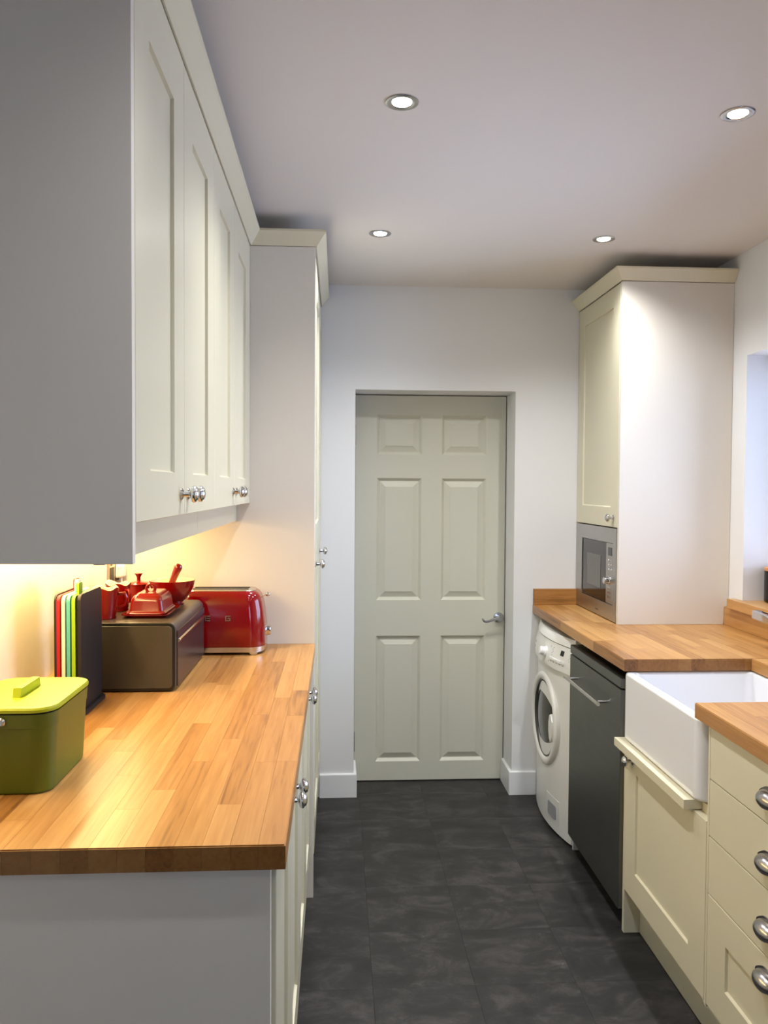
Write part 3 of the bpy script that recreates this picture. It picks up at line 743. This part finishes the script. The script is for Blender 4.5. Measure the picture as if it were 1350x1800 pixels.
# dishwasher
dw = root('dishwasher', (1.28, 2.94, 0), 'dark stainless steel dishwasher with a long bar handle beside the sink', 'dishwasher')
a, b = 2.641, 3.2365
box('body', .992, 1.57, a, b, .10, .868, M['black'], dw)
box('kick_plate', 1.03, 1.05, a+.002, b-.002, .001, .098, M['dsteel'], dw)
dd = box('door', .966, .991, a, b, .072, .830, M['dsteel'], dw, bev=.003)
box('control_fascia', .966, .991, a, b, .8345, .869, M['dsteel'], dw, bev=.004)
hb = fin('handle', tube([(.925, 2.752, .752), (.925, 3.165, .752)], .0075, 14), M['hsteel'], dd)
for yy in (2.785, 3.130): fin('handle_post', tube([(.9325, yy, .752), (.9665, yy, .752)], .0045, 10), M['hsteel'], hb)

# sink base
sk = root('sink_cupboard', (1.3, 2.35, 0), 'cream shaker cupboard under the white sink with a projecting ledge', 'cupboard')
box('side_panel', .980, 1.57, 2.6195, 2.6385, 0.0005, .671, M['cream'], sk)
box('side_panel', .980, 1.57, 2.009, 2.0205, .15, .671, M['cream'], sk)
box('stile', .9755, .995, 2.009, 2.0195, .150, .903, M['cream'], sk)
box('body', .9965, 1.57, 2.021, 2.619, .15, .667, M['cream'], sk)
box('plinth', 1.035, 1.052, 2.009, 2.619, .001, .149, M['cream'], sk)
d = fin('door', shaker_bm(RX, -1, 2.0215, 2.6165, .160, .640, .098, .092, .058), M['cream'], sk, smooth=False)
knob(RX, 2.548, .618, -1, d)
fin('ledge', prism([(.944, 2.6385), (.944, 2.092), (.995, 2.092), (.995, 2.6385)], .643, .6705, bev=.0015), M['cream'], sk)

# ceramic sink
sn = root('butler_sink', (1.2, 2.35, .672), 'deep white ceramic butler sink set between the right worktops', 'sink')
scx, scy, shx, shy = 1.1995, 2.346, .2315, .2905
def sr(z, i, r): return [(p, q, z) for p, q in rrect(scx, scy, shx-i, shy-i, max(r, .004), 7)]
fin('basin', loft([sr(.6715, .010, .03), sr(.674, .004, .034), sr(.682, .0, .038), sr(.890, .0, .038), sr(.897, .003, .036), sr(.900, .009, .032), sr(.900, .022, .028), sr(.897, .029, .024), sr(.889, .033, .022), sr(.72, .040, .026), sr(.706, .046, .028), sr(.700, .062, .02), sr(.698, .14, .01)]), M['ceramic'], sn, ang=60)
fin('waste', lathe([(0, .0005), (.042, .0005), (.042, .003), (.035, .004), (.03, .002), (0, .002)], (1.22, 2.3525, .698)), M['chrome'], sn)

# tap
tp = root('mixer_tap', (1.52, 2.38, HW), 'chrome tap behind the sink, its squared lever tip showing at the right edge', 'tap')
fin('body', lathe([(0, .0005), (.026, .0005), (.026, .006), (.021, .010), (.019, .05), (.019, .10), (.021, .12), (.017, .135), (0, .138)], (1.52, 2.38, HW)), M['chrome'], tp)
pts = [(1.52, 2.38, HW+.13)]
for i in range(15):
    t = i/14*PI; pts.append((1.52-.085*(1-math.cos(t)), 2.38-.06*(1-math.cos(t)), HW+.20+.085*math.sin(t)))
pts.append((1.348, 2.258, HW+.17))
fin('spout', tube(pts, .010, 12), M['chrome'], tp)
fin('lever', loft([[(1.52+dx_, yy, HW+zz+dz_) for dx_, dz_ in rrect(0, 0, ww, hh, .004, 3)] for yy, zz, ww, hh in ((2.395, .10, .010, .010), (2.55, .105, .010, .010), (2.70, .112, .012, .013), (2.72, .114, .015, .016), (2.80, .118, .015, .016), (2.803, .118, .013, .014))]), M['chrome'], tp)

# drawers and further cupboards towards the camera
dwn = root('drawer_unit', (1.3, 1.81, 0), 'cream four-drawer unit with cup handles right of the sink', 'drawers')
ya, yb = 1.4085, 2.0085
box('body', .9965, 1.57, ya, yb, .15, .903, M['cream'], dwn)
box('plinth', 1.035, 1.052, ya, yb, .001, .149, M['cream'], dwn)
def cup(x, y, z, parent):
    bm = bmesh.new()
    # backplate with flared outline
    outl = []
    for i in range(32):
        t = 2*PI*i/32; c_, s_ = math.cos(t), math.sin(t)
        w_ = .049 if s_ < .15 else .049-.013*min(1, (s_-.15)/.5)
        outl.append((y+w_*math.copysign(abs(c_)**.8, c_), z+.027*math.copysign(abs(s_)**.85, s_)))
    prism(outl, x-.0035, x, bm, bev=.001, axis='X')
    h = fin('cup_handle', bm, M['pewter'], parent)
    bm = bmesh.new(); n1, n2 = 18, 12; G = []
    for i in range(n1+1):
        th = PI*i/n1; row = []
        for j in range(n2+1):
            ph_ = math.radians(-38+128*j/n2)
            yy = .040*math.cos(th); k = math.sin(th)
            row.append((x-.003-.027*k*math.cos(ph_) if True else 0, y+yy, z-.002+.023*k*math.sin(ph_)))
        G.append(row)
    V = [[bm.verts.new(p) for p in r] for r in G]
    V2 = [[bm.verts.new((x-.003+(p[0]-x+.003)*.88, y+(p[1]-y)*.95, z+(p[2]-z)*.9)) for p in r] for r in G]
    for Q in (V, V2):
        for i in range(n1):
            for j in range(n2):
                bm.faces.new((Q[i][j], Q[i+1][j], Q[i+1][j+1], Q[i][j+1]))
    for i in range(n1): bm.faces.new((V[i][0], V[i+1][0], V2[i+1][0], V2[i][0]))
    fin('cup', bm, M['pewter'], h, ang=70)
for (z0, z1, sh) in ((.760, .902, 0), (.610, .757, 0), (.4575, .607, 0), (.160, .4545, 1)):
    if sh: d = fin('drawer', shaker_bm(RX, -1, ya+.0015, yb-.0015, z0, z1, .098, .092, .086), M['cream'], dwn, smooth=False)
    else: d = box('drawer', RX, RX+.02, ya+.0015, yb-.0015, z0, z1, M['cream'], dwn, bev=.0014)
    cup(RX, 1.714, (z0+z1)/2-.012 if not sh else z1-.050, d)
c2 = root('base_cupboard', (1.3, 1.28, 0), 'cream base cupboard under the right worktop on the camera side of the drawers', 'cupboard')
box('body', .9965, 1.57, .97, 1.4075, .15, .903, M['cream'], c2)
box('plinth', 1.035, 1.052, .97, 1.4075, .001, .149, M['cream'], c2)
for (a, b) in ((.9715, 1.1875), (1.1900, 1.4060)):
    d = fin('door', shaker_bm(RX, -1, a, b, .160, .902, .09, .09, .09), M['cream'], c2, smooth=False)
    knob(RX, 1.152 if a < 1 else 1.226, .862, -1, d)

# canister on sill
cn = root('canister', (1.77, 3.09, 1.062), 'glossy black canister with a wooden lid at the far end of the windowsill', 'canister')
cc = (1.770, 3.090, 1.0623)
fin('body', lathe([(0, 0), (.048, 0), (.053, .004), (.054, .010), (.054, .125), (.052, .1275), (0, .1275)], cc, n=40), mat('canister_black', C(18, 18, 19), .2), cn)
fin('lid', lathe([(0, .1278), (.0555, .1278), (.0565, .130), (.0565, .139), (.0545, .1415), (0, .1415)], cc, n=40), M['lwood'], cn, label='flat wooden lid')
_ = cn

# ------------------------------------------------------------------ downlights
cutz = ZC
labs = {(0, 0): 'recessed round downlight in the ceiling, the larger near-left of the four', (0, 1): 'recessed downlight in the ceiling, far left, nearest above the white door', (1, 0): 'recessed round downlight in the ceiling at the right picture edge', (1, 1): 'recessed downlight in the ceiling, far right, in front of the microwave cupboard'}
YL = [2.03, 3.07, .99, -.05]; ROWP = [1, 1, .5, .12]; XLs = [.157, 1.027]  # last row is unseen, added as dim fill for the near panels
for i, x in enumerate(XLs):
    for j, y in enumerate(YL):
        t = root('downlight', (x, y, ZC), labs.get((i, j), 'recessed ceiling downlight out of frame, %s, %s' % ('left row' if i == 0 else 'right row', 'above the camera' if j == 2 else 'added behind the camera as dim fill')), 'light', 'recessed ceiling downlights')
        fin('bezel', lathe([(.0255, -.0005), (.0425, -.0005), (.042, -.0025), (.036, -.0045), (.029, -.003), (.0255, -.0012)], (x, y, ZC), n=36), M['dchrome'], t)
        fin('lens', lathe([(0, -.0075), (.012, -.0068), (.021, -.004), (.0252, -.0012), (.0252, -.0002), (0, -.0002)], (x, y, ZC), n=36), M['lamp'], t)
        l = bpy.data.lights.new('downlight_lamp', 'SPOT'); l.energy = SPOT_W*ROWP[j]; l.color = (.97, .99, 1); l.shadow_soft_size = .02
        l.spot_size = math.radians(140); l.spot_blend = 1.0
        lo = bpy.data.objects.new('downlight_lamp', l); COL.objects.link(lo); lo.location = (x, y, ZC-.012)
